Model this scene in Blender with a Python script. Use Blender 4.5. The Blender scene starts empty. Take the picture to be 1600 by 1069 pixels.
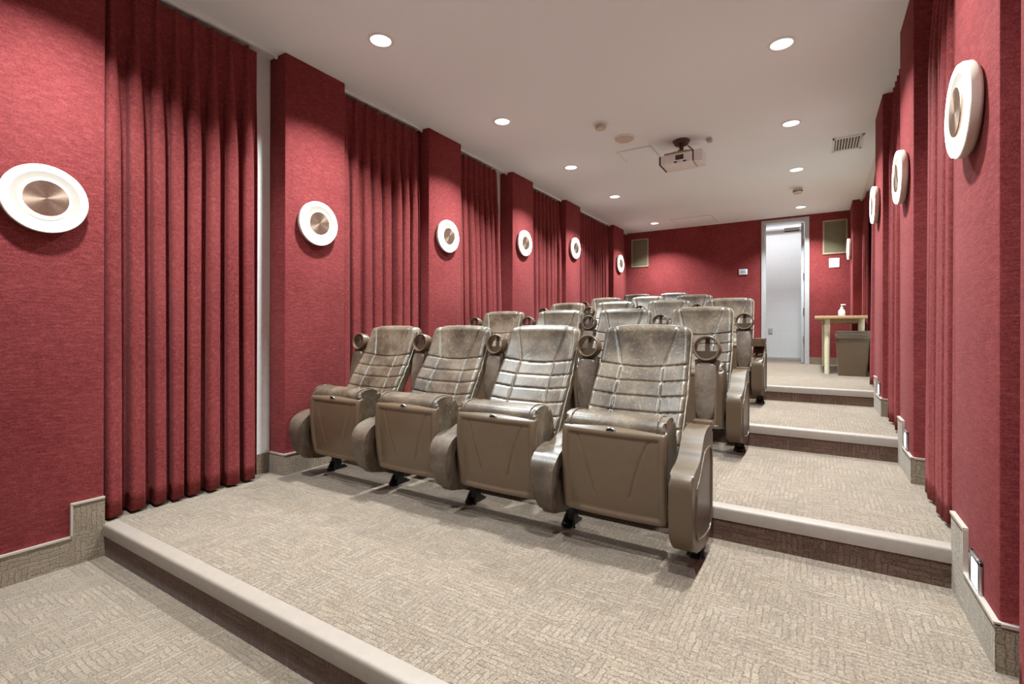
import bpy, bmesh, math, random
from mathutils import Vector, Matrix
from math import sin, cos, pi, sqrt, exp, radians
random.seed(7)

# ------------------------------------------------------------------ camera
scn = bpy.context.scene
COL = scn.collection
F_PX, YAW, PITCH, ROLL, CY, CAM_H = 759.2563, 0.5584, -0.0019, 0.0017, 514.6669, 1.2
fw = Vector((-sin(YAW)*cos(PITCH), cos(YAW)*cos(PITCH), -sin(PITCH)))
rt = Vector((cos(YAW), sin(YAW), 0))
up = rt.cross(fw)
rt2 = rt*cos(ROLL)+up*sin(ROLL)
up2 = -rt*sin(ROLL)+up*cos(ROLL)
cam_data = bpy.data.cameras.new('camera')
cam = bpy.data.objects.new('camera', cam_data)
COL.objects.link(cam)
m = Matrix((rt2, up2, -fw)).transposed().to_4x4()
m.translation = Vector((0, 0, CAM_H))
cam.matrix_world = m
cam_data.sensor_width = 36
cam_data.lens = F_PX/1600*36
cam_data.shift_y = (CY-534.5)/1600
cam_data.clip_start = 0.02
scn.camera = cam

# ------------------------------------------------------------------ world, exposure
w = bpy.data.worlds.new('world'); scn.world = w; w.use_nodes = True
w.node_tree.nodes['Background'].inputs[0].default_value = (1, .97, .93, 1)
w.node_tree.nodes['Background'].inputs[1].default_value = 0.0
scn.view_settings.view_transform = 'Standard'
scn.view_settings.look = 'None'
scn.view_settings.gamma = 1
scn.view_settings.use_curve_mapping = False
scn.view_settings.exposure = 0.2

# room measures
Z1, Z2, Z3, Z4 = .165, .3256, .4843, .6304
Y1, Y2, Y3, Y4, YB = 1.042, 2.587, 4.085, 5.665, 9.71
ZC = 3.184
XL, XLR = -3.21, -3.40        # left pilaster face, left recess wall
XR, XRR = .475, .66           # right pilaster face, right recess wall
YF = -1.6                     # front end of the room, behind the camera
DOWN_W, DOWN_COL = 46, (.88, .98, 1.0)
DOWN_LEFT = [0.80, 2.34, 3.86, 5.39, 6.91, 9.01]
DOWN_RIGHT = [0.80, 2.33, 3.83, 5.35, 6.92, 9.05]
SCONCE_E = 7.5

def area(name, loc, size, power, col, spread=pi, shape='DISK', sy=None, rot=None):
    d = bpy.data.lights.new(name, 'AREA'); d.shape = shape; d.size = size
    if sy: d.size_y = sy
    d.energy = power; d.color = col; d.spread = spread
    o = bpy.data.objects.new(name, d); COL.objects.link(o); o.location = loc
    if rot: o.rotation_euler = rot
    return o
area('corridor_lamp', (-.6, 10.25, 3.40), 2.4, 27, (.93, .97, 1), shape='RECTANGLE', sy=.5)

# ------------------------------------------------------------------ materials
MAT = {}
def nt(name):
    mt = bpy.data.materials.new(name); mt.use_nodes = True
    t = mt.node_tree; b = t.nodes['Principled BSDF']; MAT[name] = mt
    return mt, t, b
def N(t, typ, **kw):
    n = t.nodes.new(typ)
    for k, v in kw.items():
        if k in n.inputs: n.inputs[k].default_value = v
        else: setattr(n, k, v)
    return n
def coords(t, scale=(1, 1, 1), obj=True, rot=(0, 0, 0)):
    tc = N(t, 'ShaderNodeTexCoord'); mp = N(t, 'ShaderNodeMapping')
    mp.inputs['Scale'].default_value = scale; mp.inputs['Rotation'].default_value = rot
    t.links.new(tc.outputs['Object' if obj else 'Generated'], mp.inputs['Vector'])
    return mp.outputs['Vector']
def noise(t, vec, scale, detail=4, rough=.6):
    n = N(t, 'ShaderNodeTexNoise'); n.inputs['Scale'].default_value = scale
    n.inputs['Detail'].default_value = detail; n.inputs['Roughness'].default_value = rough
    t.links.new(vec, n.inputs['Vector']); return n.outputs['Fac']
def ramp(t, fac, stops):
    r = N(t, 'ShaderNodeValToRGB'); e = r.color_ramp.elements
    while len(e) < len(stops): e.new(.5)
    for k, (p_, c) in enumerate(stops):
        e[k].position = p_; e[k].color = (*c, 1)
    t.links.new(fac, r.inputs['Fac']); return r.outputs['Color']
def mix(t, fac, a, b, mode='MIX'):
    n = N(t, 'ShaderNodeMix'); n.data_type = 'RGBA'; n.blend_type = mode
    for s, v in ((n.inputs[0], fac), (n.inputs[6], a), (n.inputs[7], b)):
        if isinstance(v, (int, float)): s.default_value = v
        elif isinstance(v, tuple): s.default_value = (*v, 1)
        else: t.links.new(v, s)
    return n.outputs[2]
def bump(t, b, h, dist=.002, strength=1):
    n = N(t, 'ShaderNodeBump'); n.inputs['Distance'].default_value = dist
    n.inputs['Strength'].default_value = strength
    t.links.new(h, n.inputs['Height']); t.links.new(n.outputs[0], b.inputs['Normal'])
def plain(name, col, rough=.5, metal=0, spec=.5):
    mt, t, b = nt(name)
    v = coords(t); n = noise(t, v, 25, 3)
    c = ramp(t, n, [(.3, tuple(x*.95 for x in col)), (.7, tuple(min(1, x*1.05) for x in col))])
    t.links.new(c, b.inputs['Base Color'])
    b.inputs['Roughness'].default_value = rough; b.inputs['Metallic'].default_value = metal
    b.inputs['Specular IOR Level'].default_value = spec
    return mt
def emit(name, col, e):
    mt, t, b = nt(name)
    b.inputs['Base Color'].default_value = (*col, 1)
    b.inputs['Emission Color'].default_value = (*col, 1)
    b.inputs['Emission Strength'].default_value = e
    return mt
def fabric(name, dark, mid, light, rot=0, sheen=.08, streak=(1, 3, 7)):
    mt, t, b = nt(name)
    v = coords(t, streak)
    n1 = noise(t, v, 20, 7, .8)
    v2 = coords(t); n2 = noise(t, v2, 1.6, 3); n3 = noise(t, v2, 160, 2)
    c = ramp(t, n1, [(.34, dark), (.52, mid), (.70, light)])
    c = mix(t, .25, c, ramp(t, n2, [(.35, dark), (.65, light)]))
    c = mix(t, .35, c, ramp(t, n3, [(.3, dark), (.7, light)]))
    t.links.new(c, b.inputs['Base Color'])
    b.inputs['Roughness'].default_value = .85
    b.inputs['Specular IOR Level'].default_value = .12
    b.inputs['Sheen Weight'].default_value = sheen
    b.inputs['Sheen Roughness'].default_value = .4
    b.inputs['Sheen Tint'].default_value = (1, .45, .45, 1)
    bump(t, b, n1, .005, .8)
    return mt
fabric('wall_fabric', (.105, .012, .013), (.215, .030, .032), (.38, .085, .085), streak=(1, 1, 3.6))
fabric('curtain_fabric', (.085, .009, .009), (.195, .027, .028), (.37, .085, .083), sheen=.08, streak=(2, 2, 2.6))
def carpet(name, cols, upright=False):
    mt, t, b = nt(name)
    v = coords(t)
    if upright:
        sp = N(t, 'ShaderNodeSeparateXYZ'); t.links.new(v, sp.inputs[0]); ad = N(t, 'ShaderNodeMath', operation='ADD')
        t.links.new(sp.outputs[0], ad.inputs[0]); t.links.new(sp.outputs[1], ad.inputs[1]); cb = N(t, 'ShaderNodeCombineXYZ')
        t.links.new(ad.outputs[0], cb.inputs[0]); t.links.new(sp.outputs[2], cb.inputs[1]); v = cb.outputs[0]
    # short woven bars laid in two directions, patch by patch
    wob = N(t, 'ShaderNodeTexNoise'); wob.inputs['Scale'].default_value = 26; wob.inputs['Detail'].default_value = 3
    t.links.new(v, wob.inputs['Vector'])
    vm = N(t, 'ShaderNodeVectorMath', operation='MULTIPLY_ADD'); t.links.new(wob.outputs['Color'], vm.inputs[0])
    vm.inputs[1].default_value = (.020, .020, .020); t.links.new(v, vm.inputs[2])
    bars = []
    for r_ in (0, pi/2):
        mp = N(t, 'ShaderNodeMapping'); mp.inputs['Rotation'].default_value = (0, 0, r_); t.links.new(vm.outputs[0], mp.inputs['Vector'])
        br = N(t, 'ShaderNodeTexBrick'); br.inputs['Scale'].default_value = 1
        for k_, v_ in (('Brick Width', .075), ('Row Height', .022), ('Mortar Size', .0028), ('Mortar Smooth', .6)): br.inputs[k_].default_value = v_
        br.inputs['Color1'].default_value = (.45, .45, .45, 1); br.inputs['Color2'].default_value = (.85, .85, .85, 1); br.inputs['Mortar'].default_value = (.0, .0, .0, 1)
        t.links.new(mp.outputs[0], br.inputs['Vector']); bars.append(br.outputs['Color'])
    vo = N(t, 'ShaderNodeTexVoronoi'); vo.distance = 'CHEBYCHEV'; vo.inputs['Scale'].default_value = 9
    t.links.new(v, vo.inputs['Vector'])
    sel = N(t, 'ShaderNodeSeparateColor'); t.links.new(vo.outputs['Color'], sel.inputs[0])
    gt = N(t, 'ShaderNodeMath', operation='GREATER_THAN'); t.links.new(sel.outputs[0], gt.inputs[0]); gt.inputs[1].default_value = .5
    dash = mix(t, gt.outputs[0], bars[0], bars[1])
    base = ramp(t, dash, [(.0, tuple(.5*a_+.5*b_ for a_, b_ in zip(cols[0], cols[1]))), (.42, cols[1]), (.85, cols[2])])
    big = noise(t, v, 7, 4)
    base = mix(t, .45, base, ramp(t, big, [(.42, cols[3]), (.60, cols[1])]))
    fine = noise(t, v, 150, 3, .9)
    base = mix(t, .46, base, ramp(t, fine, [(.40, cols[0]), (.50, cols[1]), (.60, cols[2])]))
    t.links.new(base, b.inputs['Base Color'])
    b.inputs['Roughness'].default_value = .95; b.inputs['Specular IOR Level'].default_value = .15
    b.inputs['Sheen Weight'].default_value = .2
    bump(t, b, mix(t, .6, dash, fine), .006, 1)
    return mt
carpet('carpet', [(.045, .028, .018), (.180, .130, .092), (.38, .292, .215), (.128, .104, .082)])
carpet('shaded_riser_carpet', [(.030, .013, .009), (.095, .048, .033), (.24, .145, .105), (.07, .036, .028)], True)  # same carpet as the treads, shade on the risers put into the colour
carpet('base_carpet', [(.08, .052, .034), (.22, .16, .108), (.41, .32, .23), (.17, .135, .10)], True)
# ceiling paint
mt, t, b = nt('ceiling_paint'); v = coords(t); n = noise(t, v, 60, 3)
t.links.new(ramp(t, n, [(.3, (.84, .885, .90)), (.7, (.86, .905, .92))]), b.inputs['Base Color'])
b.inputs['Roughness'].default_value = .9; bump(t, b, n, .001, .2)
plain('white_paint', (.78, .78, .76), .6)
plain('cream_plastic', (.78, .74, .66), .45)
plain('door_paint', (.46, .455, .45), .45)
plain('leaf_paint', (.50, .51, .53), .45)
plain('nosing_vinyl', (.25, .20, .165), .55)
plain('brown_plastic', (.086, .054, .031), .40, spec=.55)
plain('panel_plastic', (.108, .068, .040), .33, spec=.6)
plain('black_metal', (.012, .011, .010), .35, .3)
plain('steel', (.45, .45, .45), .3, 1)
plain('trim_metal', (.55, .48, .42), .35, .4)
plain('grille', (.17, .145, .085), .75)
plain('tan_frame', (.36, .27, .18), .6)
plain('bag_plastic', (.095, .075, .055), .16, spec=.8)
plain('bin_plastic', (.105, .068, .040), .35)
plain('leg_paint', (.72, .64, .45), .45)
plain('dark_mount', (.06, .025, .015), .4)
plain('white_plastic', (.80, .80, .78), .35)
plain('shade_plastic', (.60, .54, .46), .5)
plain('lens_glass', (.02, .006, .004), .08, spec=.9)
plain('thermo_screen', (.25, .55, .75), .2)
plain('dark_gap', (.02, .02, .02), .8)
plain('line_grey', (.45, .45, .45), .8)
emit('lamp_glow', (.98, .97, .92), SCONCE_E)
emit('bowl_glow', (1, .93, .80), .62); MAT['bowl_glow'].node_tree.nodes['Principled BSDF'].inputs['Base Color'].default_value = (.12, .11, .10, 1)
emit('downlight_glow', (1, .98, .96), 3)
emit('step_glow', (.75, .88, 1), 6)
# brushed copper disc
mt, t, b = nt('brushed_copper'); tc = N(t, 'ShaderNodeTexCoord')
g = N(t, 'ShaderNodeTexGradient', gradient_type='RADIAL'); t.links.new(tc.outputs['Object'], g.inputs['Vector'])
n = noise(t, coords(t, (1, 1, 1)), 80, 3)
t.links.new(ramp(t, n, [(.3, (.40, .27, .20)), (.7, (.50, .35, .27))]), b.inputs['Base Color'])
b.inputs['Metallic'].default_value = .9; b.inputs['Roughness'].default_value = .36
b.inputs['Anisotropic'].default_value = .75
tg = N(t, 'ShaderNodeTangent', direction_type='RADIAL', axis='X'); t.links.new(tg.outputs[0], b.inputs['Tangent'])
# leather
def leather(name, cols, rough):
    mt, t, b = nt(name)
    tc = N(t, 'ShaderNodeTexCoord'); oi = N(t, 'ShaderNodeObjectInfo')
    vm = N(t, 'ShaderNodeVectorMath', operation='ADD'); sc_ = N(t, 'ShaderNodeVectorMath', operation='SCALE')
    cb = N(t, 'ShaderNodeCombineXYZ')
    for k in range(3): t.links.new(oi.outputs['Random'], cb.inputs[k])
    t.links.new(cb.outputs[0], sc_.inputs[0]); sc_.inputs['Scale'].default_value = 31
    t.links.new(tc.outputs['Object'], vm.inputs[0]); t.links.new(sc_.outputs[0], vm.inputs[1])
    v = vm.outputs[0]
    big = noise(t, v, 5.5, 5, .62)
    c = ramp(t, big, [(.34, cols[0]), (.50, cols[1]), (.66, cols[2])])
    n2 = N(t, 'ShaderNodeTexNoise'); n2.inputs['Scale'].default_value = 11; n2.inputs['Detail'].default_value = 6
    n2.inputs['Distortion'].default_value = 2.4; t.links.new(v, n2.inputs['Vector'])
    cr = ramp(t, n2.outputs['Fac'], [(.485, (0, 0, 0)), (.5, (1, 1, 1)), (.515, (0, 0, 0))])
    cm = N(t, 'ShaderNodeMath', operation='MULTIPLY'); t.links.new(cr, cm.inputs[0]); t.links.new(big, cm.inputs[1])
    c = mix(t, cm.outputs[0], c, cols[3])
    t.links.new(c, b.inputs['Base Color'])
    b.inputs['Roughness'].default_value = rough
    b.inputs['Specular IOR Level'].default_value = .6
    fine = noise(t, v, 140, 3)
    bump(t, b, mix(t, .5, fine, big), .0025, .35)
    return mt
leather('seat_leather', [(.040, .026, .016), (.092, .064, .042), (.155, .115, .079), (.29, .23, .165)], .36)
leather('arm_leather', [(.05, .032, .022), (.085, .058, .040), (.135, .10, .075), (.2, .16, .12)], .36)
plain('piping', (.30, .25, .19), .4)
# wood
mt, t, b = nt('table_wood')
n = noise(t, coords(t, (8, .8, 8)), 9, 5, .6)
t.links.new(ramp(t, n, [(.3, (.30, .17, .08)), (.6, (.46, .29, .15)), (.8, (.55, .38, .22))]), b.inputs['Base Color'])
b.inputs['Roughness'].default_value = .4
# block wall
mt, t, b = nt('block_paint')
tc = N(t, 'ShaderNodeTexCoord'); mp = N(t, 'ShaderNodeMapping'); mp.inputs['Rotation'].default_value = (pi/2, 0, 0)
t.links.new(tc.outputs['Object'], mp.inputs['Vector'])
br = N(t, 'ShaderNodeTexBrick'); br.inputs['Scale'].default_value = 1
for k, v_ in (('Brick Width', .4), ('Row Height', .2), ('Mortar Size', .004)): br.inputs[k].default_value = v_
br.inputs['Color1'].default_value = (.80, .80, .80, 1); br.inputs['Color2'].default_value = (.78, .78, .78, 1)
br.inputs['Mortar'].default_value = (.74, .74, .74, 1)
t.links.new(mp.outputs[0], br.inputs['Vector']); t.links.new(br.outputs['Color'], b.inputs['Base Color'])
b.inputs['Roughness'].default_value = .55; bump(t, b, br.outputs['Fac'], .003, -.5)

# ------------------------------------------------------------------ mesh helpers
def link(name, bm, mat, parent=None, smooth=False, kind=None):
    me = bpy.data.meshes.new(name)
    bmesh.ops.recalc_face_normals(bm, faces=bm.faces)
    bm.to_mesh(me); bm.free()
    if smooth:
        for p_ in me.polygons: p_.use_smooth = True
        try: me.set_sharp_from_angle(angle=radians(smooth if smooth is not True else 40))
        except Exception: pass
    for mm in (mat if isinstance(mat, (list, tuple)) else [mat]): me.materials.append(MAT[mm])
    o = bpy.data.objects.new(name, me); COL.objects.link(o)
    if parent: o.parent = parent
    if kind: o['kind'] = kind
    return o
def bx(bm, x0, x1, y0, y1, z0, z1, bev=0, seg=2, mi=0):
    v = [bm.verts.new(c) for c in ((x0, y0, z0), (x1, y0, z0), (x1, y1, z0), (x0, y1, z0), (x0, y0, z1), (x1, y0, z1), (x1, y1, z1), (x0, y1, z1))]
    fs = [bm.faces.new([v[i] for i in q]) for q in ((0, 3, 2, 1), (4, 5, 6, 7), (0, 1, 5, 4), (1, 2, 6, 5), (2, 3, 7, 6), (3, 0, 4, 7))]
    for f in fs: f.material_index = mi
    if bev:
        es = {e for f in fs for e in f.edges}
        bmesh.ops.bevel(bm, geom=list(es), offset=bev, segments=seg, affect='EDGES', profile=.5)
def box(name, mat, x0, x1, y0, y1, z0, z1, bev=0, parent=None, kind=None):
    bm = bmesh.new(); bx(bm, x0, x1, y0, y1, z0, z1, bev)
    return link(name, bm, mat, parent, smooth=bool(bev), kind=kind)
def tube(bm, p0, p1, r0, r1=None, n=20):
    r1 = r0 if r1 is None else r1
    p0, p1 = Vector(p0), Vector(p1); d = (p1-p0).normalized()
    a = d.orthogonal().normalized(); b_ = d.cross(a)
    A = [bm.verts.new(p0+(a*cos(2*pi*k/n)+b_*sin(2*pi*k/n))*r0) for k in range(n)]
    B = [bm.verts.new(p1+(a*cos(2*pi*k/n)+b_*sin(2*pi*k/n))*r1) for k in range(n)]
    for k in range(n): bm.faces.new((A[k], A[(k+1) % n], B[(k+1) % n], B[k]))
    bm.faces.new(A[::-1]); bm.faces.new(B)
def path_tube(bm, pts, r, n=8):
    for a, b_ in zip(pts[:-1], pts[1:]): tube(bm, a, b_, r, n=n)
def lathe(bm, prof, M=None, n=48, close=True, mi=None):
    """prof: (radius, height) pairs about local +Z; M maps into place"""
    M = M or Matrix()
    rings = []
    for r, h in prof:
        if r < 1e-6: rings.append([bm.verts.new(M @ Vector((0, 0, h)))])
        else: rings.append([bm.verts.new(M @ Vector((r*cos(2*pi*k/n), r*sin(2*pi*k/n), h))) for k in range(n)])
    for q, (A, B) in enumerate(zip(rings[:-1], rings[1:])):
        for k in range(n):
            k2 = (k+1) % n
            if len(A) == 1 and len(B) == 1: continue
            if len(A) == 1: f = bm.faces.new((A[0], B[k2], B[k]))
            elif len(B) == 1: f = bm.faces.new((A[k], A[k2], B[0]))
            else: f = bm.faces.new((A[k], A[k2], B[k2], B[k]))
            if mi: f.material_index = mi[q]
def prism_x(bm, prof, x0, x1, bev=0, seg=3):
    """prof: (y, z) outline, extruded along x"""
    A = [bm.verts.new((x0, y, z)) for y, z in prof]; B = [bm.verts.new((x1, y, z)) for y, z in prof]
    n = len(prof); fs = [bm.faces.new(A[::-1]), bm.faces.new(B)]
    caps = set(fs[0].edges) | set(fs[1].edges)
    for k in range(n): bm.faces.new((A[k], A[(k+1) % n], B[(k+1) % n], B[k]))
    if bev: bmesh.ops.bevel(bm, geom=list(caps), offset=bev, segments=seg, affect='EDGES', profile=.5, clamp_overlap=True)
def prism_y(bm, prof, y0, y1, bev=0, seg=2):
    A = [bm.verts.new((x, y0, z)) for x, z in prof]; B = [bm.verts.new((x, y1, z)) for x, z in prof]
    n = len(prof); fs = [bm.faces.new(A[::-1]), bm.faces.new(B)]
    caps = set(fs[0].edges)
    for k in range(n): bm.faces.new((A[k], A[(k+1) % n], B[(k+1) % n], B[k]))
    if bev: bmesh.ops.bevel(bm, geom=list(caps), offset=bev, segments=seg, affect='EDGES', profile=.5)
def smooth_closed(pts, it=3):
    for _ in range(it):
        out = []
        for k in range(len(pts)):
            a, b_ = pts[k], pts[(k+1) % len(pts)]
            out += [tuple(.75*p+.25*q for p, q in zip(a, b_)), tuple(.25*p+.75*q for p, q in zip(a, b_))]
        pts = out
    return pts
def slab(bm, nu, nv, Ff, Bf):
    G = [[[bm.verts.new(Fn(i/nu, j/nv)) for j in range(nv+1)] for i in range(nu+1)] for Fn in (Ff, Bf)]
    Fg, Bg = G
    for i in range(nu):
        for j in range(nv):
            bm.faces.new((Fg[i][j], Fg[i+1][j], Fg[i+1][j+1], Fg[i][j+1]))
            bm.faces.new((Bg[i][j], Bg[i][j+1], Bg[i+1][j+1], Bg[i+1][j]))
    for i in range(nu):
        bm.faces.new((Fg[i][0], Bg[i][0], Bg[i+1][0], Fg[i+1][0]))
        bm.faces.new((Fg[i][nv], Fg[i+1][nv], Bg[i+1][nv], Bg[i][nv]))
    for j in range(nv):
        bm.faces.new((Fg[0][j], Fg[0][j+1], Bg[0][j+1], Bg[0][j]))
        bm.faces.new((Fg[nu][j], Bg[nu][j], Bg[nu][j+1], Fg[nu][j+1]))
def interp(tab, x):
    if x <= tab[0][0]: return tab[0][1]
    for (a, fa), (b_, fb) in zip(tab[:-1], tab[1:]):
        if x <= b_:
            s = (x-a)/(b_-a); return fa+(fb-fa)*s
    return tab[-1][1]
def smooth_tab(tab):
    """Catmull-Rom resample of a table of (x, f)"""
    out = []
    P_ = [tab[0]]+list(tab)+[tab[-1]]
    for k in range(1, len(P_)-2):
        p0, p1, p2, p3 = P_[k-1:k+3]
        for s in range(6):
            q = s/6
            out.append(tuple(.5*((2*b_)+(-a+c)*q+(2*a-5*b_+4*c-d)*q*q+(-a+3*b_-3*c+d)*q**3) for a, b_, c, d in zip(p0, p1, p2, p3)))
    out.append(tab[-1]); return out
def thing(name, label, cat, loc=(0, 0, 0), group=None, rotz=0):
    o = bpy.data.objects.new(name, None); COL.objects.link(o); o.location = loc
    o.rotation_euler = (0, 0, rotz); o.empty_display_size = .1
    return tag(o, label, cat, group)
def tag(o, label, cat, group=None):
    o['label'] = label; o['category'] = cat
    if group: o['group'] = group
    return o
def copy_tree(o, parent=None, loc=None):
    c = o.copy(); COL.objects.link(c); c.parent = parent
    if loc is not None: c.location = loc
    for ch in list(o.children): copy_tree(ch, c)
    return c

# ------------------------------------------------------------------ the room
S = 'structure'
def cut_wall(name, mat, rects, y0, y1):
    bm = bmesh.new()
    for (x0, x1, z0, z1) in rects: bx(bm, x0, x1, y0, y1, z0, z1)
    return link(name, bm, mat, kind=S)
bm = bmesh.new()      # stepped floor: five levels, each tread a solid block
for (a, b_, z) in ((YF, Y1+.02, 0), (Y1, Y2, Z1), (Y2, Y3, Z2), (Y3, Y4, Z3), (Y4, YB+1.4, Z4)):
    bx(bm, -3.55, .85, a+(0.012 if z else 0), b_+.02, -.15, z)
link('floor', bm, 'carpet', kind=S)
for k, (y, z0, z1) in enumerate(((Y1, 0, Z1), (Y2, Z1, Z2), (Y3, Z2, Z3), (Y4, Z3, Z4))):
    box('trim_%d' % (k+1), 'shaded_riser_carpet', XLR, XRR, y+.003, y+.012, z0, z1-.02, kind=S)
    bm = bmesh.new()
    prof = smooth = [(y+.066, z1-.008), (y+.066, z1+.003), (y+.012, z1+.004), (y+.004, z1+.002), (y-.001, z1-.003), (y-.003, z1-.010), (y-.003, z1-.058), (y+.004, z1-.060), (y+.004, z1-.008)]
    prism_x(bm, prof, XL if k == 0 else XL, XR)
    link('trim_%d' % (k+5), bm, 'nosing_vinyl', smooth=35, kind=S)
# step platform under the last row
box('trim_9', 'carpet', XL+.02, -1.05, 7.30, 9.2, Z4, Z4+.15, kind=S)
cut_wall('ceiling', 'ceiling_paint', [(-3.6, .9, ZC, ZC+.1)], YF-.1, YB)
box('wall_left', 'white_paint', XLR-.1, XLR, YF-.1, YB+.1, -.15, ZC, kind=S)
box('wall_right', 'white_paint', XRR, XRR+.1, YF-.1, YB+.1, -.15, ZC, kind=S)
box('wall_front', 'white_paint', XLR, XRR, YF-.1, YF, -.15, ZC, kind=S)  # unseen end wall, made white to bounce neutral fill light
DX0, DX1, DZ = -.82, -.09, 3.15
cut_wall('wall_back', 'wall_fabric', [(XLR, DX0, Z4-.02, ZC), (DX1, XRR, Z4-.02, ZC), (DX0, DX1, DZ, ZC)], YB, YB+.12)
# pilasters wrapped in red fabric, with carpet skirting
PIL_L = [(-.98, -.46, 0, 0), (.54, 1.045, 0, Z1), (2.08, 2.60, Z1, Z2), (3.60, 4.11, Z2, Z3), (5.15, 5.67, Z3, Z4), (6.68, 7.21, Z4, Z4), (8.73, 9.30, Z4, Z4)]
PIL_R = [(-.98, -.46, 0, 0), (.54, 1.045, 0, Z1), (2.045, 2.60, Z1, Z2), (3.585, 4.10, Z2, Z3), (5.09, 5.67, Z3, Z4), (8.98, 9.56, Z4, Z4)]
def pilaster(side, y0, y1, z0, z1, xf, xr, stepat):
    bm = bmesh.new()
    a, b_ = sorted((xf, xr)); bx(bm, a, b_, y0, y1, z0-.02, ZC, .008, 2)
    link('pilaster', bm, 'wall_fabric', smooth=40, kind=S)
    s = 1 if side == 'left' else -1      # outward direction is +s
    t_ = .012; H = .145
    bm = bmesh.new(); bt = bmesh.new()
    def strip(ya, yb, za, zb):
        x0_, x1_ = sorted((xf-s*.002, xf+s*t_)); bx(bm, x0_, x1_, ya, yb, za, zb)
    def cap_(ya, yb, z):
        x0_, x1_ = sorted((xf-s*.004, xf+s*(t_+.004))); bx(bt, x0_, x1_, ya, yb, z-.004, z+.006)
    if z1 > z0:
        strip(y0-t_, stepat, z0, z0+H); strip(stepat, y1, z0, z1+H)
        cap_(y0-t_, stepat, z0+H); cap_(stepat-.004, y1, z1+H)
        x0_, x1_ = sorted((xf-s*.004, xf+s*(t_+.004))); bx(bt, x0_, x1_, stepat-.006, stepat+.003, z0+H, z1+H)
    else:
        strip(y0-t_, y1, z0, z0+H); cap_(y0-t_, y1, z0+H)
    x0_, x1_ = sorted((xr+s*.001, xf-s*.002)); bx(bm, x0_, x1_, y0-t_, y0+.002, z0, z0+H)
    bx(bt, x0_, x1_, y0-t_-.004, y0+.004, z0+H-.0045, z0+H+.0055)
    link('baseboard_'+side, bm, 'base_carpet', kind=S)
    link('trim_metal', bt, 'trim_metal', kind=S).name = 'trim_20'
for (a, b_, za, zb) in PIL_L: pilaster('left', a, b_, za, zb, XL, XLR, b_-.135)
for (a, b_, za, zb) in PIL_R: pilaster('right', a, b_, za, zb, XR, XRR, b_-.20)
# skirting on the recess walls
LEV = [(YF, Y1, 0), (Y1, Y2, Z1), (Y2, Y3, Z2), (Y3, Y4, Z3), (Y4, YB, Z4)]
for side, x0_, x1_ in (('left', XLR, XLR+.012), ('right', XRR-.012, XRR)):
    bm = bmesh.new()
    for a, b_, z in LEV: bx(bm, x0_, x1_, a, b_, z, z+.14)
    link('baseboard_'+side, bm, 'base_carpet', kind=S)
bm = bmesh.new()
for a, b_ in ((XLR, DX0), (DX1, XRR)): bx(bm, a, b_, YB-.012, YB, Z4, Z4+.12)
link('baseboard_back', bm, 'base_carpet', kind=S)

# door opening, frame, leaf and the corridor behind
bm = bmesh.new()
bx(bm, DX0, DX0+.05, YB-.02, YB+.14, Z4, DZ, .003); bx(bm, DX1-.07, DX1, YB-.02, YB+.14, Z4, DZ, .003)
bx(bm, DX0, DX1, YB-.019, YB+.139, DZ-.055, DZ+.0, .003)
bx(bm, DX0+.05, DX0+.065, YB+.05, YB+.12, Z4, DZ-.055); 
door = link('door_1', bm, 'door_paint', kind=S)
lf = box('door_leaf', 'leaf_paint', -.215, -.17, YB+.15, YB+.93, Z4+.01, DZ-.06, .003, parent=door)
bm = bmesh.new()
for z in (1.05, 1.55, 2.15, 2.75): tube(bm, (-.175, YB+.135, z-.05), (-.175, YB+.135, z+.05), .010)
link('hinge', bm, 'steel', parent=lf)
bm = bmesh.new(); bx(bm, -.47, -.24, YB+.10, YB+.15, 2.955, 3.01, .006); bx(bm, -.25, -.2, YB+.12, YB+.32, 3.0, 3.01)
bx(bm, -.47, -.24, YB+.101, YB+.149, 2.94, 2.956, mi=1)
link('door_closer', bm, ['steel', 'black_metal'], parent=door)
CYB = 11.02
box('wall_corridor', 'block_paint', -2.3, 1.5, CYB, CYB+.1, Z4-.1, 3.6, kind=S)
box('wall_corridor_left', 'block_paint', -2.3, -2.2, YB+.12, CYB, Z4-.1, 3.6, kind=S)
box('wall_corridor_right', 'block_paint', 1.4, 1.5, YB+.12, CYB, Z4-.1, 3.6, kind=S)
box('ceiling_corridor', 'ceiling_paint', -2.3, 1.5, YB+.12, CYB+.1, 3.45, 3.55, kind=S)
box('baseboard_corridor', 'door_paint', -2.2, 1.4, CYB-.01, CYB, Z4, Z4+.04, kind=S)
bm = bmesh.new(); tube(bm, (-2.2, CYB-.12, 3.22), (1.4, CYB-.12, 3.22), .05)
tag(link('ceiling_pipe', bm, 'white_paint', smooth=40), 'white painted pipe along the top of the block wall beyond the doorway', 'pipe')
o = thing('wall_outlet', 'small grey outlet plate on the white block wall beyond the doorway', 'outlet', (-.77, CYB, 1.19))
box('plate', 'door_paint', -.04, .04, -.008, 0, -.06, .06, .003, parent=o)
for z in (-.028, .028): box('socket', 'leaf_paint', -.018, .018, -.012, -.006, z-.016, z+.016, .002, parent=o)

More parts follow.
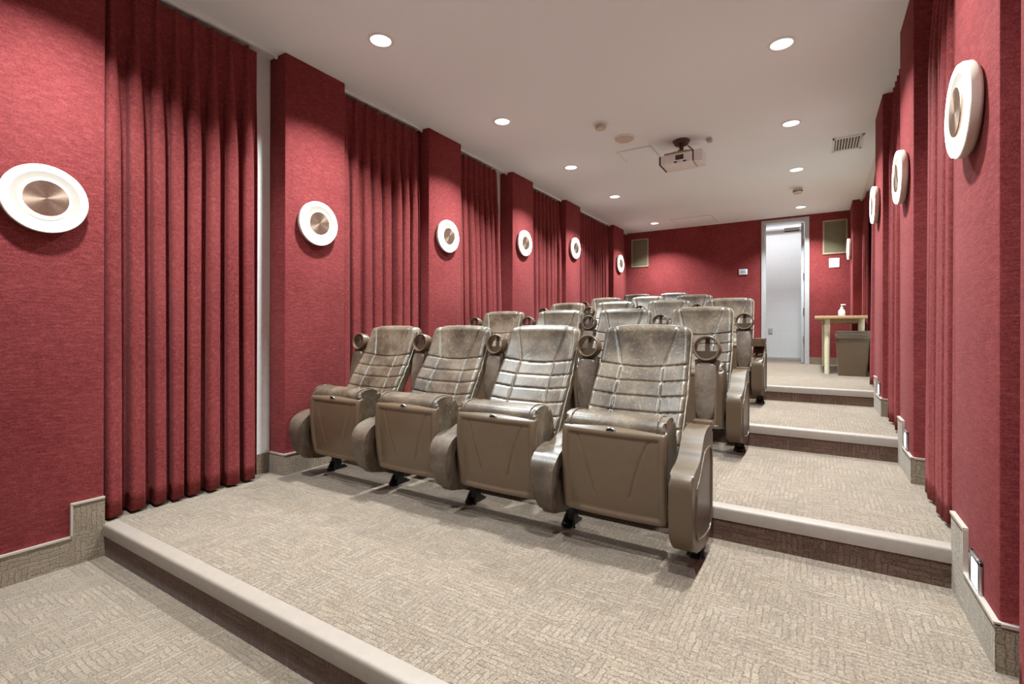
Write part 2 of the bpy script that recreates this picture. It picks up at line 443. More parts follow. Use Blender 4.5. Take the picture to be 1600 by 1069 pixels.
# ------------------------------------------------------------------ downlights
def downlight():
    t_ = thing('downlight', '', 'ceiling light')
    bm = bmesh.new(); lathe(bm, [(.088, 0), (.088, -.004), (.070, -.006), (.068, 0)], n=40)
    link('trim_ring', bm, 'white_plastic', t_, smooth=40)
    bm = bmesh.new(); lathe(bm, [(0, -.002), (.040, -.0025), (.068, -.001)], n=40)
    link('lens', bm, 'downlight_glow', t_, smooth=40)
    return t_
dl0 = downlight(); first = True
nth = ['first', 'second', 'third', 'fourth', 'fifth', 'sixth']
lamp_no = 0
for side, x, ys in (('left', -2.525, DOWN_LEFT), ('right', -.20, DOWN_RIGHT)):
    for k, y in enumerate(ys):
        area('downlight_bulb', (x, y, ZC-.02), .13, DOWN_W, DOWN_COL, spread=2.05)
        if k == 0: 
            o = copy_tree(dl0) if not first else dl0
        else: o = copy_tree(dl0)
        first = False
        o.location = (x, y, ZC)
        if k == 0: o['label'] = 'round recessed ceiling light on the %s, nearest the front of the room' % side
        elif k == 5: o['label'] = 'round recessed ceiling light closest to the back wall, %s' % ('in the left row' if side == 'left' else 'just in front of the doorway')
        else: o['label'] = 'round recessed ceiling light, %s counted from the front in the visible %s row' % (nth[k-1], side)
        o['group'] = 'recessed ceiling lights'

# ------------------------------------------------------------------ wall lamps
def sconce(xw, y, z, s, label):
    t_ = thing('wall_lamp', label, 'wall lamp', (xw, y, z), 'round ring wall lamps')
    M = Matrix(((0, 0, s, 0), (0, 1, 0, 0), (1, 0, 0, 0), (0, 0, 0, 1)))
    bm = bmesh.new(); lathe(bm, [(0, .001), (.120, .001), (.150, .006), (.163, .018), (.1645, .040), (.160, .043)], M, 72)
    link('back_rim', bm, 'shade_plastic', t_, smooth=50)
    bm = bmesh.new(); lathe(bm, [(.1605, .042), (.158, .050), (.150, .0535), (.138, .053), (.130, .050)], M, 72)
    link('glass_ring', bm, 'lamp_glow', t_, smooth=50)
    bm = bmesh.new(); lathe(bm, [(.130, .050), (.115, .043), (.100, .040), (.093, .0405), (.087, .044)], M, 72, mi=[0, 0, 1, 1])
    link('glass_bowl', bm, ['bowl_glow', 'lamp_glow'], t_, smooth=50)
    bm = bmesh.new(); lathe(bm, [(.086, .038), (.0865, .050), (.084, .053), (0, .053)], M, 72)
    link('centre_disc', bm, 'brushed_copper', t_, smooth=30)
ZS = [1.835, 2.0, 2.155, 2.32, 2.48, 2.48]
wh = ['largest and nearest, on the panel before the first curtain', 'on the panel between the first and second curtains',
      'on the panel between the second and third curtains', 'on the panel between the third and fourth curtains',
      'on the panel between the fourth and fifth curtains', 'farthest back, by the corner with the back wall']
for k, y in enumerate((.80, 2.33, 3.85, 5.39, 6.94, 9.0)):
    sconce(XL, y, ZS[k], 1, 'glowing ring lamp, left wall, '+wh[k])
wr = ['nearest and largest, beside the right edge of the picture', 'second from the front, beyond the nearest one', 'third from the front, small', 'farthest back beside the speaker']
for k, (y, z) in enumerate(((2.32, 1.985), (3.84, 2.155), (5.38, 2.32), (9.25, 2.48))):
    sconce(XR, y, z, -1, 'ring lamp, right wall, '+wr[k])

# ------------------------------------------------------------------ step lights
for k, (y, z) in enumerate(((2.27, .365), (3.80, .53), (5.29, .69))):
    t_ = thing('step_light', ['square step light low on the right wall by the nearest raised step', 'square step light low on the right wall by the middle step', 'square step light low on the right wall by the highest step'][k], 'step light', (XR, y, z), 'step lights')
    bm = bmesh.new()
    bx(bm, -.012, 0, -.065, .065, .045, .062, .003); bx(bm, -.012, 0, -.065, .065, -.062, -.045, .003)
    bx(bm, -.012, 0, -.065, -.045, -.062, .062, .003); bx(bm, -.012, 0, .045, .065, -.062, .062, .003)
    link('plate', bm, 'steel', t_, smooth=40)
    box('lens', 'step_glow', -.008, -.001, -.046, .046, -.046, .046, .002, parent=t_)

# ------------------------------------------------------------------ curtains
def curtain(name, label, xc, s, y0, y1, z0, z1, nf, amp, group, seed, lean=0.0, top_y=None):
    """pinch pleated drape along Y; s = direction into the room"""
    rnd = random.Random(seed); bm = bmesh.new()
    per = 22; nu = nf*per; nv = 46
    ph = [rnd.uniform(-.35, .35) for _ in range(nf+2)]; am = [rnd.uniform(.75, 1.15) for _ in range(nf+2)]
    tw = [rnd.uniform(-.4, .4) for _ in range(nf+2)]; sk = [rnd.uniform(-.3, .3) for _ in range(nf+2)]
    wd_ = [rnd.uniform(.72, 1.3) for _ in range(nf)]; tot = sum(wd_); cum = [sum(wd_[:q])/tot for q in range(nf+1)]
    ty0, ty1 = top_y or (y0, y1)
    rows = []
    for j in range(nv+1):
        q = j/nv
        h = (q**1.6)                      # 0 top .. 1 bottom, denser at the top
        z = z1+(z0-z1)*h; d = z1-z
        bl = max(0, min(1, (d-.08)/.85)); bl = bl*bl*(3-2*bl)
        ya, yb = ty0+(y0-ty0)*h**.8, ty1+(y1-ty1)*h**.8
        row = []
        for i in range(nu+1):
            c = i/per; k = min(int(c), nf-1); f = c-k
            wgt = f*f*(3-2*f)
            P_ = ph[k]*(1-wgt)+ph[k+1]*wgt; A = am[k]*(1-wgt)+am[k+1]*wgt
            T = tw[k]*(1-wgt)+tw[k+1]*wgt; K = sk[k]*(1-wgt)+sk[k+1]*wgt
            th = 2*pi*c+P_*h+T*h*h*.8
            wv = sin(th); wv = math.copysign(abs(wv)**.75, wv)
            xb = amp*A*(.85+.25*h)*wv+.010*sin(3*th+K*4)*h
            yo = -.26*(yb-ya)/nf*sin(2*th)*.55+K*.01*h
            # header: flat with a narrow triple pinch standing out into the room
            g_ = (c+.25) % 1 - .5
            wd = .07+.10*bl; pin = exp(-(g_/wd)**2)*(1-(1-bl)*.4*(1-cos(g_*80)))
            xt = -amp*.35+amp*1.25*pin
            x = xt*(1-bl)+xb*bl*(.80+.2*sin(k*2.3+seed))
            y = ya+(yb-ya)*((cum[k]+(cum[k+1]-cum[k])*f)*(.25+.75*h)+i/nu*(.75-.75*h))+yo*bl
            if z0+.085 < z < z0+.10: x -= .002
            row.append(bm.verts.new((xc+s*x, y, z-(.004*sin(th)*(h > .98)))))
        rows.append(row)
    for A, B in zip(rows[:-1], rows[1:]):
        for i in range(nu): bm.faces.new((A[i], A[i+1], B[i+1], B[i]))
    o = link('curtain', bm, 'curtain_fabric', smooth=70)
    md = o.modifiers.new('thickness', 'SOLIDIFY'); md.thickness = .004
    return tag(o, label, 'curtain', group)
ZT = ZC-.045
XCL = -3.295; XCR = .54
gl, gr = 'pleated curtains along the left wall', 'pleated curtains along the right wall'
curtain('c', 'wide red pleated curtain at left, nearest the camera', XCL, 1, 1.065, 1.93, Z1+.02, ZT, 8, .060, gl, 1)
curtain('c', 'red pleated curtain on the left wall between the second and third ring lamps', XCL, 1, 2.62, 3.56, Z2+.02, ZT, 8, .058, gl, 2)
curtain('c', 'red pleated curtain on the left wall between the third and fourth ring lamps', XCL, 1, 4.13, 5.06, Z3+.02, ZT, 8, .056, gl, 3, top_y=(4.13, 4.94))
curtain('c', 'red pleated curtain between the fourth and fifth ring lamps, left wall', XCL, 1, 5.73, 6.64, Z4+.02, ZT, 8, .056, gl, 4)
curtain('c', 'long red pleated curtain between the fifth and last ring lamps, left wall', XCL, 1, 7.24, 8.66, Z4+.02, ZT, 12, .056, gl, 5)
curtain('c', 'short red curtain in the back left corner beyond the last ring lamp', XCL, 1, 9.33, 9.66, Z4+.02, ZT, 3, .05, gl, 6)
curtain('c', 'red curtain cut off by the right edge of the picture', .53, -1, 1.07, 1.99, Z1+.02, ZT, 8, .062, gr, 7)
curtain('c', 'red pleated curtain on the right wall between the nearest and second lamps', XCR, -1, 2.62, 3.44, Z2+.02, ZT, 7, .060, gr, 8, top_y=(2.62, 3.36))
curtain('c', 'red pleated curtain on the right wall between the second and third lamps', XCR, -1, 4.12, 5.05, Z3+.02, ZT, 8, .060, gr, 9, top_y=(4.12, 4.98))
curtain('c', 'narrow red curtain on the right wall just past the third lamp, near the bin', XCR, -1, 5.69, 6.30, Z4+.02, ZT, 5, .056, gr, 10, top_y=(5.69, 6.15))
curtain('c', 'bunched red curtain hanging behind the table in the back right corner', .612, -1, 8.22, 8.93, Z4+.02, ZT, 6, .034, gr, 11, top_y=(8.32, 8.88))
for side, x, bays in (('left', XCL, [(1.05, 2.07), (2.61, 3.59), (4.12, 5.14), (5.68, 6.67), (7.22, 8.72), (9.31, 9.69)]), ('right', .585, [(1.05, 2.04), (2.61, 3.58), (4.11, 5.08), (5.68, 8.97)])):
    for k, (a, b_) in enumerate(bays):
        o = thing('curtain_track', 'white ceiling track over the %s curtain bay from the front, %s wall' % (nth[k], side), 'curtain track', (x, (a+b_)/2, ZC), 'curtain tracks')
        L = (b_-a)/2
        box('rail', 'white_plastic', -.014, .014, -L, L, -.022, 0, .003, parent=o)
        for e in (-L+.008, L-.008): box('end_stop', 'white_plastic', -.011, .011, e-.008, e+.008, -.032, -.018, .002, parent=o)

# ------------------------------------------------------------------ theatre seats (17)
TOP = 1.054
PROF = smooth_tab([(.30, .235), (.40, .275), (.50, .325), (.60, .385), (.70, .445), (.78, .495), (.86, .545), (.94, .575), (1.0, .592), (TOP, .600)])
def halfw(z):
    w_ = interp([(.30, .225), (.5, .247), (.72, .247), (.86, .238), (1.0, .236), (TOP, .236)], z)
    r = .045
    if z > TOP-r: w_ -= r-sqrt(max(0, r*r-(z-(TOP-r))**2))
    return w_
def back_front(u, v):
    z = .30+(TOP-.30)*v; hw = halfw(z); x = (2*u-1)*hw
    y = interp(PROF, z)
    ax = abs(x)
    y -= .030*(ax/.24)**2.2*(1 if z < .88 else max(.25, 1-(z-.88)*5))      # side bolsters lean forward
    s_ = interp([(.30, .13), (.60, .122), (.85, .112), (TOP, .172)], z)
    dv = abs(ax-s_); g_ = .009*exp(-(dv/.0045)**1.3)
    for zs in (.846, .768, .696, .622, .55, .48, .41):
        zz = zs+.12*max(0, ax-s_)-(.006*cos(min(1, ax/s_)*pi/2) if zs > .84 else 0)
        g_ = max(g_, .009*exp(-(abs(z-zz)/.0045)**1.3))
    y += g_
    e = min(hw-ax, (TOP-z)*1.0)
    if e < .028: y += .034*(1-sqrt(max(0, 1-(1-max(0, e)/.028)**2)))
    zt = z+.010*cos(ax/.24*pi/2)*max(0, (v-.9)/.1)
    return (x, y, zt)
def back_rear(off, k=1.0):
    def f(u, v):
        z = .30+(TOP-.30)*v; hw = halfw(z)*k; x = (2*u-1)*hw
        zt = z+.010*cos(abs(x)/.24*pi/2)*max(0, (v-.9)/.1)
        return (x, interp(PROF, z)+off, zt)
    return f
def make_backrest(parent):
    bm = bmesh.new(); slab(bm, 110, 170, back_front, back_rear(.060))
    br_ = link('backrest', bm, 'seat_leather', parent, smooth=75)
    # raised piping round the edge
    bm = bmesh.new(); pts = []
    for k in range(27):
        x, y, z = back_front(0, .18+.80*k/26); pts.append((x-.001, y+.006, z))
    for k in range(1, 12):
        x, y, z = back_front(k/12, 1); pts.append((x, y+.006, z+.001))
    for k in range(27):
        x, y, z = back_front(1, .98-.80*k/26); pts.append((x+.001, y+.006, z))
    path_tube(bm, pts, .0035, 6)
    link('piping', bm, 'piping', br_, smooth=60)
    bm = bmesh.new()
    slab(bm, 20, 50, lambda u, v: back_rear(.061, .985)(u, v*.985), lambda u, v: (lambda p_: (p_[0]*.96, p_[1]+.03*sin(pi*min(1, .15+u*.7))+.012, p_[2]-.006*v))(back_rear(.061, .985)(u, v*.985)))
    link('back_shell', bm, 'brown_plastic', parent, smooth=60)
SH = smooth_tab([(.185, .088), (.25, .072), (.36, .056), (.46, .050), (.56, .058), (.608, .078)])
def shell_front(u, v):
    z = .185+.423*v; hw = .247
    c = .030
    e_z = min(z-.185, .608-z)
    if e_z < c: hw -= c-sqrt(max(0, c*c-(c-e_z)**2))
    x = (2*u-1)*hw; ax = abs(x)
    y = interp(SH, z)+.014*(ax/.245)**2
    e = min(.247-ax, (.608-z)-.016, z-.185+.012)
    inset = .012/(1+exp(-(e-.034)/.0022))
    y += inset
    if e < .012: y += .012*(1-max(0, e)/.012)**2
    if e > .036:
        q = min(1, max(0, (.565-z)/.31)); xg = .180-.105*q**.75      # two sweeping grooves
        y += .006*exp(-(abs(ax-xg)/.0042)**2)*(1 if q < .9 else 0)
    return (x, y, z)
def shell_back(u, v):
    x, y, z = shell_front(u, v); return (x*.97, interp(SH, z)+.055, z)
CU = [(.20, .235), (.13, .33), (.10, .50), (.082, .575), (.088, .618), (.115, .640), (.165, .648), (.215, .642), (.262, .618), (.290, .56), (.30, .45), (.285, .33), (.25, .24)]
def make_seat(parent):
    # folded-up cushion; its front edge looks up
    prof = smooth_closed(CU, 2)
    bm = bmesh.new(); prism_x(bm, prof, -.238, .238, .022, 4)
    for v in bm.verts:      # crown and two seams near the sides
        x, y, z = v.co
        if z > .59: v.co.z += .006*cos(x/.238*pi/2)
    st = link('seat', bm, 'seat_leather', parent, smooth=50)
    for x in (-.205, .205):
        bm = bmesh.new()
        pts = [(x, y, z) for y, z in prof if z > .50]
        pts.sort(key=lambda q: q[1])
        path_tube(bm, [(x*1.0, y, z+.004) for x, y, z in pts if y < .29], .003, 6)
        link('stitching', bm, 'arm_leather', st, smooth=60)
    bm = bmesh.new(); slab(bm, 90, 74, shell_front, shell_back)
    sh = link('seat_shell', bm, 'panel_plastic', parent, smooth=60)
    M = Matrix.Translation((0, interp(SH, .585)-.001, .584)) @ Matrix.Rotation(radians(90+12), 4, 'X') @ Matrix.Diagonal((1.5, .9, 1, 1))
    bm = bmesh.new(); lathe(bm, [(0, .0015), (.011, .0015), (.012, .004), (.015, .004), (.016, 0)], M, 24, mi=[0, 0, 1, 1])
    link('badge', bm, ['black_metal', 'steel'], sh, smooth=30)
def make_base(parent):
    bm = bmesh.new()
    bx(bm, -.282, .32, .30, .345, .115, .155, .004)
    link('beam', bm, 'black_metal', parent, smooth=40)
    bm = bmesh.new(); tube(bm, (-.25, .31, .34), (.25, .31, .34), .014)
    for s in (-1, 1): bx(bm, s*.235-.012, s*.235+.012, .24, .34, .12, .36, .004)
    link('hinge_rod', bm, 'black_metal', parent, smooth=40)
def make_foot(parent, x):
    bm = bmesh.new()
    prism_x(bm, [(.28, 0), (.28, .012), (.32, .03), (.325, .15), (.37, .15), (.375, .03), (.43, .012), (.43, 0)], x-.022, x+.022, .003)
    for y in (.295, .415): tube(bm, (x, y, .010), (x, y, .022), .010, n=10)
    for s in (-1, 1): tube(bm, (x+s*.035, .30, .0), (x+s*.02, .32, .06), .007, n=8)
    link('foot', bm, 'black_metal', parent, smooth=40)
MIDP = [(.045, .165), (.012, .25), (.0, .31), (.002, .365), (.020, .410), (.060, .444), (.13, .465), (.20, .470), (.20, .43), (.11, .41), (.075, .37), (.065, .30), (.10, .17)]
ENDP = [(.035, .125), (.004, .20), (.0, .33), (.003, .405), (.020, .438), (.060, .455), (.115, .462), (.165, .482), (.205, .525), (.245, .565), (.31, .590), (.41, .592), (.455, .575), (.462, .50), (.465, .25), (.445, .11), (.37, .066), (.18, .085)]
def make_arm(parent, x, kind='mid', down=False):
    t_ = None
    if kind == 'mid':
        hw = .066
        bm = bmesh.new(); prism_x(bm, smooth_closed([(.05, .15), (.03, .30), (.04, .42), (.14, .47), (.40, .535), (.45, .52), (.45, .13), (.2, .12)], 1), x-.036, x+.036, .008)
        arm = link('armrest', bm, 'brown_plastic', parent, smooth=45)
        bm = bmesh.new(); prism_x(bm, smooth_closed(MIDP, 2), x-hw, x+hw, .014, 3)
        for v in bm.verts:
            k = .62+.38*min(1, max(0, (v.co.z-.16)/.26)); v.co.x = x+(v.co.x-x)*k
        link('wrapped_pad', bm, 'arm_leather', arm, smooth=50)
    else:
        hw = .047
        bm = bmesh.new(); prism_x(bm, smooth_closed(ENDP, 2), x-hw, x+hw, .013, 4)
        arm = link('end_panel', bm, 'brown_plastic', parent, smooth=50)
        bm = bmesh.new()      # pressed frame on the aisle side
        ring = smooth_closed([(.30, .50), (.24, .49), (.15, .40), (.08, .38), (.07, .20), (.10, .15), (.36, .11), (.41, .15), (.42, .46), (.39, .50)], 2)
        path_tube(bm, [(x+hw+.001, y, z) for y, z in ring]+[(x+hw+.001, *ring[0])], .005, 6)
        link('pressed_frame', bm, 'brown_plastic', arm, smooth=60)
    # flip-up arm with cup holder
    bm = bmesh.new()
    R = .062
    out = [(-.044, 0), (-.046, .16), (-.052, .27), (-.058, .318)]
    for k in range(1, 10):
        a = pi+pi*.30+(pi*.40)*k/10; out.append((R*.9*cos(a), .375+R*.9*sin(a)))
    out += [(.058, .318), (.052, .27), (.046, .16), (.044, 0)]
    base = Vector((x, .50, .575)); tilt = .17
    M = Matrix.Translation(base) @ Matrix.Rotation(-tilt, 4, 'X')
    if down: M = Matrix.Translation(Vector((x, .475, .585))) @ Matrix.Rotation(pi/2, 4, 'X')
    prism_y(bm, out, .012, .055, 0)
    for v in bm.verts: v.co = M @ v.co
    fl = link('flip_arm', bm, 'brown_plastic', parent, smooth=40)
    bm = bmesh.new(); prism_y(bm, smooth_closed([(-.044, .03), (-.048, .16), (-.052, .285), (-.03, .302), (.03, .302), (.052, .285), (.048, .16), (.044, .03), (0, .01)], 1), -.010, .013, .008, 3)
    for v in bm.verts: v.co = M @ v.co
    link('arm_pad', bm, 'arm_leather', fl, smooth=45)
    C = M @ Matrix.Translation((0, 0, .375)) @ Matrix.Rotation(pi/2, 4, 'X')
    bm = bmesh.new(); lathe(bm, [(.054, -.045), (.054, .012), (.057, .017), (.062, .017), (.065, .012), (.065, -.045), (.054, -.045)], C, 40)
    link('cup_holder', bm, 'panel_plastic', fl, smooth=40)
    bm = bmesh.new(); q = [(-.054, -.010), (.054, -.010)] + [(.054*cos(a_), -.010+.044*sin(a_)) for a_ in [-pi*k/12 for k in range(1, 12)]]
    A_ = [bm.verts.new((a_, b_, -.020)) for a_, b_ in q]; B_ = [bm.verts.new((a_, b_, -.028)) for a_, b_ in q]
    bm.faces.new(A_); bm.faces.new(B_[::-1])
    for k in range(len(q)): bm.faces.new((A_[k], A_[(k+1) % len(q)], B_[(k+1) % len(q)], B_[k]))
    bx(bm, -.011, .011, -.010, .054, -.028, -.020)
    for v in bm.verts: v.co = C @ v.co
    link('cup_floor', bm, 'brown_plastic', fl, smooth=40)
    bm = bmesh.new()      # metal hinge where the arm turns
    if not down:
        bx(bm, x-.043, x+.043, .445, .51, .565, .600, .006)
    else:
        bx(bm, x-.030, x+.030, .43, .50, .545, .60, .006)
    link('arm_hinge', bm, 'panel_plastic', fl, smooth=40)

def make_proto(left, right):
    """left / right: None, 'mid', 'end', 'down' """
    t_ = thing('theatre_seat', '', 'theatre seat')
    make_backrest(t_); make_seat(t_); make_base(t_)
    if right:
        make_arm(t_, .32, 'mid' if right == 'mid' else 'end', right == 'down'); make_foot(t_, .32)
    if left:
        make_arm(t_, -.32, 'mid'); make_foot(t_, -.32)
    return t_
PROTO = {}
def seat(x, y, z, left, right, label, group):
    key = (left, right)
    if key not in PROTO:
        if not PROTO:
            o = make_proto(left, right)
        else:
            # share the meshes of the first seat for the common parts
            src = next(iter(PROTO.values())); o = thing('theatre_seat', '', 'theatre seat')
            for nm in ('backrest', 'back_shell', 'seat', 'seat_shell', 'beam', 'hinge_rod'):
                copy_tree(next(c for c in src.children if c.name.split('.')[0] == nm), o)
            if right: make_arm(o, .32, 'mid' if right == 'mid' else 'end', right == 'down'); make_foot(o, .32)
            if left: make_arm(o, -.32, 'mid'); make_foot(o, -.32)
        PROTO[key] = o
    else: o = copy_tree(PROTO[key])
    o.location = (x, y, z); o['label'] = label; o['group'] = group
    return o
SX = [-2.705, -2.065, -1.425, -.785]
rows = [(2.03, Z1, 4, 'end'), (3.545, Z2, 4, 'end'), (5.05, Z3, 4, 'down'), (6.40, Z4, 3, 'end'), (7.92, Z4+.15, 2, 'end')]
rn = ['front row', 'second row', 'third row', 'fourth row', 'last row']
for r, (y, z, n, e) in enumerate(rows):
    for k in range(n):
        left = 'mid' if k == 0 else None
        right = e if k == n-1 else 'mid'
        if n == 4: pos = ['against the left wall', 'second from the left wall', 'second from the aisle', 'at the aisle end'][k]
        elif n == 3: pos = ['leftmost of three', 'middle of three', 'rightmost of three'][k]
        else: pos = ['left one of the pair', 'right one of the pair'][k]
        what = 'brown leather theatre seat'
        extra = ' with dark marbled headrest' if (r, k) == (0, 3) else (' with its armrest lowered' if (r, k) == (2, 3) else '')
        seat(SX[k], y, z, left, right, '%s%s, %s, %s' % (what, extra, rn[r], pos), 'theatre seats in the '+rn[r])

# ------------------------------------------------------------------ back corner: table, bottle, bin
TZ = Z4
t_ = thing('side_table', 'narrow wooden table with cream round legs against the right wall', 'table', (.28, 8.45, TZ))
bm = bmesh.new(); bx(bm, -.29, .278, -.88, .88, .725, .765, .006)
link('tabletop', bm, 'table_wood', t_, smooth=40)
bm = bmesh.new(); bx(bm, -.20, .21, -.78, .78, .675, .725)
link('apron', bm, 'table_wood', t_)
for lx, ly in ((-.15, -.76), (.22, -.76), (-.16, .80), (.215, .80)):
    bm = bmesh.new(); tube(bm, (lx, ly, .725), (lx, ly, 0), .036, .030, 20); link('leg', bm, 'leg_paint', t_, smooth=40)
t_ = thing('sanitizer_bottle', 'clear white pump bottle standing on the wooden table', 'bottle', (.30, 7.95, TZ+.765))
bm = bmesh.new(); lathe(bm, [(0, 0), (.036, 0), (.040, .006), (.040, .060), (.034, .085), (.016, .100), (.014, .112), (0, .112)], n=28); link('body', bm, 'white_plastic', t_, smooth=50)
bm = bmesh.new(); lathe(bm, [(0, .108), (.017, .108), (.017, .128), (.006, .130), (.006, .155), (0, .156)], n=20)
bx(bm, -.012, .045, -.009, .009, .150, .166, .003); link('pump', bm, 'cream_plastic', t_, smooth=45)
t_ = thing('waste_bin', 'brown plastic waste bin with a bag liner, in front of the table', 'waste bin', (.395, 7.52, TZ))
def frus(bm, w0, d0, w1, d1, z0, z1, r0=.03, nseg=6):
    def ring(w_, d_, z, r):
        out = []
        for cx, cy, a0 in ((w_-r, d_-r, 0), (-w_+r, d_-r, pi/2), (-w_+r, -d_+r, pi), (w_-r, -d_+r, 3*pi/2)):
            for k in range(nseg+1):
                a = a0+pi/2*k/nseg; out.append((cx+r*cos(a), cy+r*sin(a), z))
        return out
    A = [bm.verts.new(p_) for p_ in ring(w0, d0, z0, r0)]; B = [bm.verts.new(p_) for p_ in ring(w1, d1, z1, r0)]
    n = len(A)
    for k in range(n): bm.faces.new((A[k], A[(k+1) % n], B[(k+1) % n], B[k]))
    return A, B
bm = bmesh.new(); A, B = frus(bm, .150, .095, .172, .118, 0, .50); bm.faces.new(A[::-1])
A2, B2 = frus(bm, .140, .088, .165, .112, .01, .50)
for k in range(len(B)): bm.faces.new((B[k], B[(k+1) % len(B)], B2[(k+1) % len(B)], B2[k]))
bm.faces.new(A2)
link('body', bm, 'bin_plastic', t_, smooth=50)
bm = bmesh.new(); A, B = frus(bm, .178, .124, .182, .128, .455, .565, nseg=16)
rnd = random.Random(3)
A2, B2 = frus(bm, .160, .105, .174, .120, .40, .568, nseg=16)
for k in range(len(B)): bm.faces.new((B[k], B[(k+1) % len(B)], B2[(k+1) % len(B)], B2[k]))
bmesh.ops.subdivide_edges(bm, edges=[e for e in bm.edges if abs(e.verts[0].co.z-e.verts[1].co.z) > .05], cuts=9)
for v in bm.verts:
    x, y, z = v.co
    q = sin(x*34+z*90)+.7*sin(x*61-z*150+1)+.6*sin(y*70+z*60)
    if z < .56 and z > .41:
        rr = sqrt(x*x+y*y)+1e-6; k = 1+.004*q/rr*min(1, (.568-z)*12); v.co.x *= k; v.co.y *= k
    if z < .46: v.co.z += .018*sin(x*17+y*9)
link('bag_liner', bm, 'bag_plastic', t_, smooth=60)

# ------------------------------------------------------------------ back wall fittings
def speaker(x0, x1, z0, z1, label):
    o = thing('wall_speaker', label, 'speaker', ((x0+x1)/2, YB, (z0+z1)/2), 'in-wall speakers')
    w_, h_ = (x1-x0)/2, (z1-z0)/2; f = .026
    bm = bmesh.new()
    bx(bm, -w_, w_, -.016, 0, h_-f, h_, .003); bx(bm, -w_, w_, -.016, 0, -h_, -h_+f, .003)
    bx(bm, -w_, -w_+f, -.0155, 0, -h_, h_, .003); bx(bm, w_-f, w_, -.0155, 0, -h_, h_, .003)
    link('frame', bm, 'tan_frame', o, smooth=40)
    bm = bmesh.new(); bx(bm, -w_+f, w_-f, -.008, -.001, -h_+f, h_-f)
    for k in range(24):
        z = -h_+f+(2*h_-2*f)*(k+.5)/24; bx(bm, -w_+f, w_-f, -.0105, -.008, z-.004, z+.004)
    link('grille', bm, 'grille', o)
speaker(-3.19, -2.84, 2.48, 3.05, 'brown rectangular speaker set in the red back wall at its left corner')
speaker(.10, .45, 2.48, 3.05, 'brown rectangular speaker set in the back wall right of the doorway')
o = tag(box('wall_plate', 'white_plastic', .19, .335, YB-.012, YB, 2.255, 2.41, .003), 'blank white plate on the red wall below the right speaker', 'plate')
o = thing('thermostat', 'small white thermostat with blue screen left of the doorway', 'thermostat', (-1.115, YB, 2.265))
box('body', 'white_plastic', -.07, .07, -.025, 0, -.05, .05, .006, parent=o)
box('screen', 'thermo_screen', -.035, .045, -.027, -.024, -.022, .030, .001, parent=o)

# ------------------------------------------------------------------ ceiling fittings
def detector(x, y, r, label, prof, name, cat):
    o = thing(name, label, cat, (x, y, ZC))
    bm = bmesh.new(); lathe(bm, [(0, 0), (r, 0), (r, -.010), (r*.94, -.014), (0, -.014)], n=36); link('base', bm, 'white_plastic', o, smooth=40)
    bm = bmesh.new(); lathe(bm, prof, n=36); link('cover', bm, 'shade_plastic', o, smooth=40)
    return o
detector(-1.75, 4.40, .075, 'white smoke detector with a ribbed cap, nearest the camera', [(.052, -.014), (.055, -.03), (.045, -.034), (.045, -.040), (.052, -.044), (.048, -.056), (.03, -.062), (0, -.062)], 'smoke_detector', 'smoke detector')
detector(-1.67, 4.85, .105, 'flat round white alarm on the ceiling in front of the projector', [(.095, -.014), (.085, -.026), (.03, -.032), (0, -.032)], 'ceiling_alarm', 'alarm')
o = detector(-.21, 7.78, .085, 'white smoke detector hanging lower before the doorway, right side', [(.055, -.014), (.058, -.05), (.050, -.055), (.050, -.062), (.058, -.068), (.050, -.09), (0, -.094)], 'smoke_detector', 'smoke detector')
bm = bmesh.new()
for k in range(12):
    a = k*pi/6; M = Matrix.Rotation(a, 4, 'Z')
    b2 = bmesh.new(); bx(b2, .049, .060, -.004, .004, -.066, -.052)
    for v in b2.verts: v.co = M @ v.co
    me = bpy.data.meshes.new('x'); b2.to_mesh(me); b2.free(); bm.from_mesh(me); bpy.data.meshes.remove(me)
link('louvre', bm, 'dark_gap', o)
def hatch(x0, x1, y0, y1, label, n):
    o = thing('access_hatch', label, 'ceiling hatch', ((x0+x1)/2, (y0+y1)/2, ZC), 'ceiling access hatches')
    w_, l_ = (x1-x0)/2, (y1-y0)/2
    box('panel', 'ceiling_paint', -w_+.006, w_-.006, -l_+.006, l_-.006, -.006, 0, .002, parent=o)
    bm = bmesh.new()
    for (a, b_, c, d) in ((-w_, w_, -l_, -l_+.006), (-w_, w_, l_-.006, l_), (-w_, -w_+.006, -l_, l_), (w_-.006, w_, -l_, l_)): bx(bm, a, b_, c, d, -.003, 0)
    link('gap', bm, 'line_grey', o)
hatch(-1.88, -1.50, 5.20, 5.59, 'flush square ceiling hatch behind the projector', 1)
hatch(-2.20, -1.52, 8.87, 9.50, 'large flush ceiling hatch near the back wall', 2)
o = thing('air_vent', 'white louvred air vent in the ceiling near the right wall', 'air vent', (.285, 6.23, ZC))
bm = bmesh.new(); X_, Y_ = .135, .23
for (a, b_, c, d) in ((-X_, X_, -Y_, -Y_+.045), (-X_, X_, Y_-.045, Y_), (-X_, -X_+.022, -Y_, Y_), (X_-.022, X_, -Y_, Y_)): bx(bm, a, b_, c, d, -.008, 0, .002)
link('frame', bm, 'white_plastic', o, smooth=40)
box('duct', 'dark_gap', -X_+.02, X_-.02, -Y_+.04, Y_-.04, -.002, 0, parent=o)
for k in range(9):
    x = -X_+.034+(2*X_-.068)*k/8
    bm = bmesh.new(); prism_y(bm, [(x-.004, -.003), (x+.001, -.003), (x+.009, -.013), (x+.005, -.013)], -Y_+.043, Y_-.043)
    link('slat', bm, 'white_plastic', o)

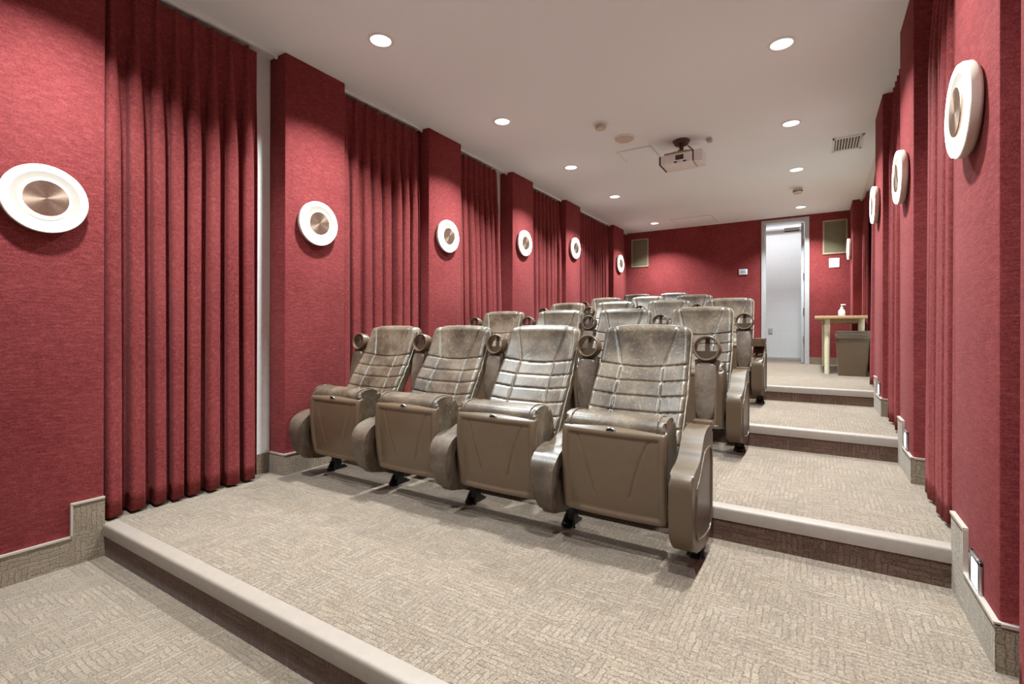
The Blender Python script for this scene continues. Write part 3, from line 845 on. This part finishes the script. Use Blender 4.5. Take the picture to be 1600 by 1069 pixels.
# projector
o = thing('projector', 'white ceiling projector on a dark bracket with its lens facing the seats', 'projector', (-1.19, 5.24, ZC), rotz=radians(0))
bm = bmesh.new(); bx(bm, -.185, .135, -.13, .16, -.265, -.165, .018, 3); pj = link('body', bm, 'white_plastic', o, smooth=40)
bm = bmesh.new(); bx(bm, -.200, -.178, -.125, .15, -.262, -.170, .008); link('side_cap', bm, 'dark_mount', pj, smooth=40)
bm = bmesh.new(); bx(bm, -.15, .14, -.115, .14, -.172, -.145, .006); link('top_lid', bm, 'tan_frame', pj, smooth=40)
bm = bmesh.new(); bx(bm, .145, .23, -.12, .10, -.275, -.155, .008); link('side_box', bm, 'white_plastic', pj, smooth=40)
bm = bmesh.new(); bx(bm, .134, .147, -.115, .10, -.262, -.155, .003); link('side_gap', bm, 'dark_mount', pj)
bm = bmesh.new(); bx(bm, -.030, .050, -.138, -.125, -.236, -.188, .004); ln = link('lens_bezel', bm, 'dark_mount', pj, smooth=40)
bm = bmesh.new(); lathe(bm, [(.019, 0), (.021, .006), (.017, .008), (0, .004)], Matrix.Translation((.010, -.137, -.212)) @ Matrix.Rotation(pi/2, 4, 'X'), 24); link('lens', bm, 'lens_glass', ln, smooth=50)
bm = bmesh.new()
for x in (-.03, .06): bx(bm, x-.016, x+.016, -.133, -.12, -.262, -.250, .002)
link('foot', bm, 'black_metal', pj)
bm = bmesh.new(); lathe(bm, [(0, 0), (.085, 0), (.088, -.008), (.075, -.03), (.065, -.045), (0, -.045)], n=32); link('ceiling_plate', bm, 'dark_mount', o, smooth=40)
bm = bmesh.new(); tube(bm, (0, 0, -.04), (0, 0, -.13), .022)
bx(bm, -.12, .10, -.02, .02, -.150, -.132, .003); bx(bm, -.02, .02, -.10, .10, -.150, -.130, .003)
for a, b_ in (((-.15, -.09), (-.05, -.02)), ((.12, -.09), (.04, -.02)), ((.12, .11), (.04, .03)), ((-.15, .11), (-.05, .03))):
    tube(bm, (a[0], a[1], -.152), (b_[0], b_[1], -.115), .008, n=8)
link('bracket', bm, 'dark_mount', o, smooth=40)
bm = bmesh.new(); path_tube(bm, [(.10, .10, -.16), (.13, .16, -.11), (.08, .20, -.05), (.04, .12, -.02)], .006); link('cable', bm, 'black_metal', o, smooth=60)
o = tag(box('ceiling_socket', 'door_paint', -.955, -.905, 5.30, 5.37, ZC-.035, ZC, .004), 'small grey socket box on the ceiling right of the projector', 'socket')
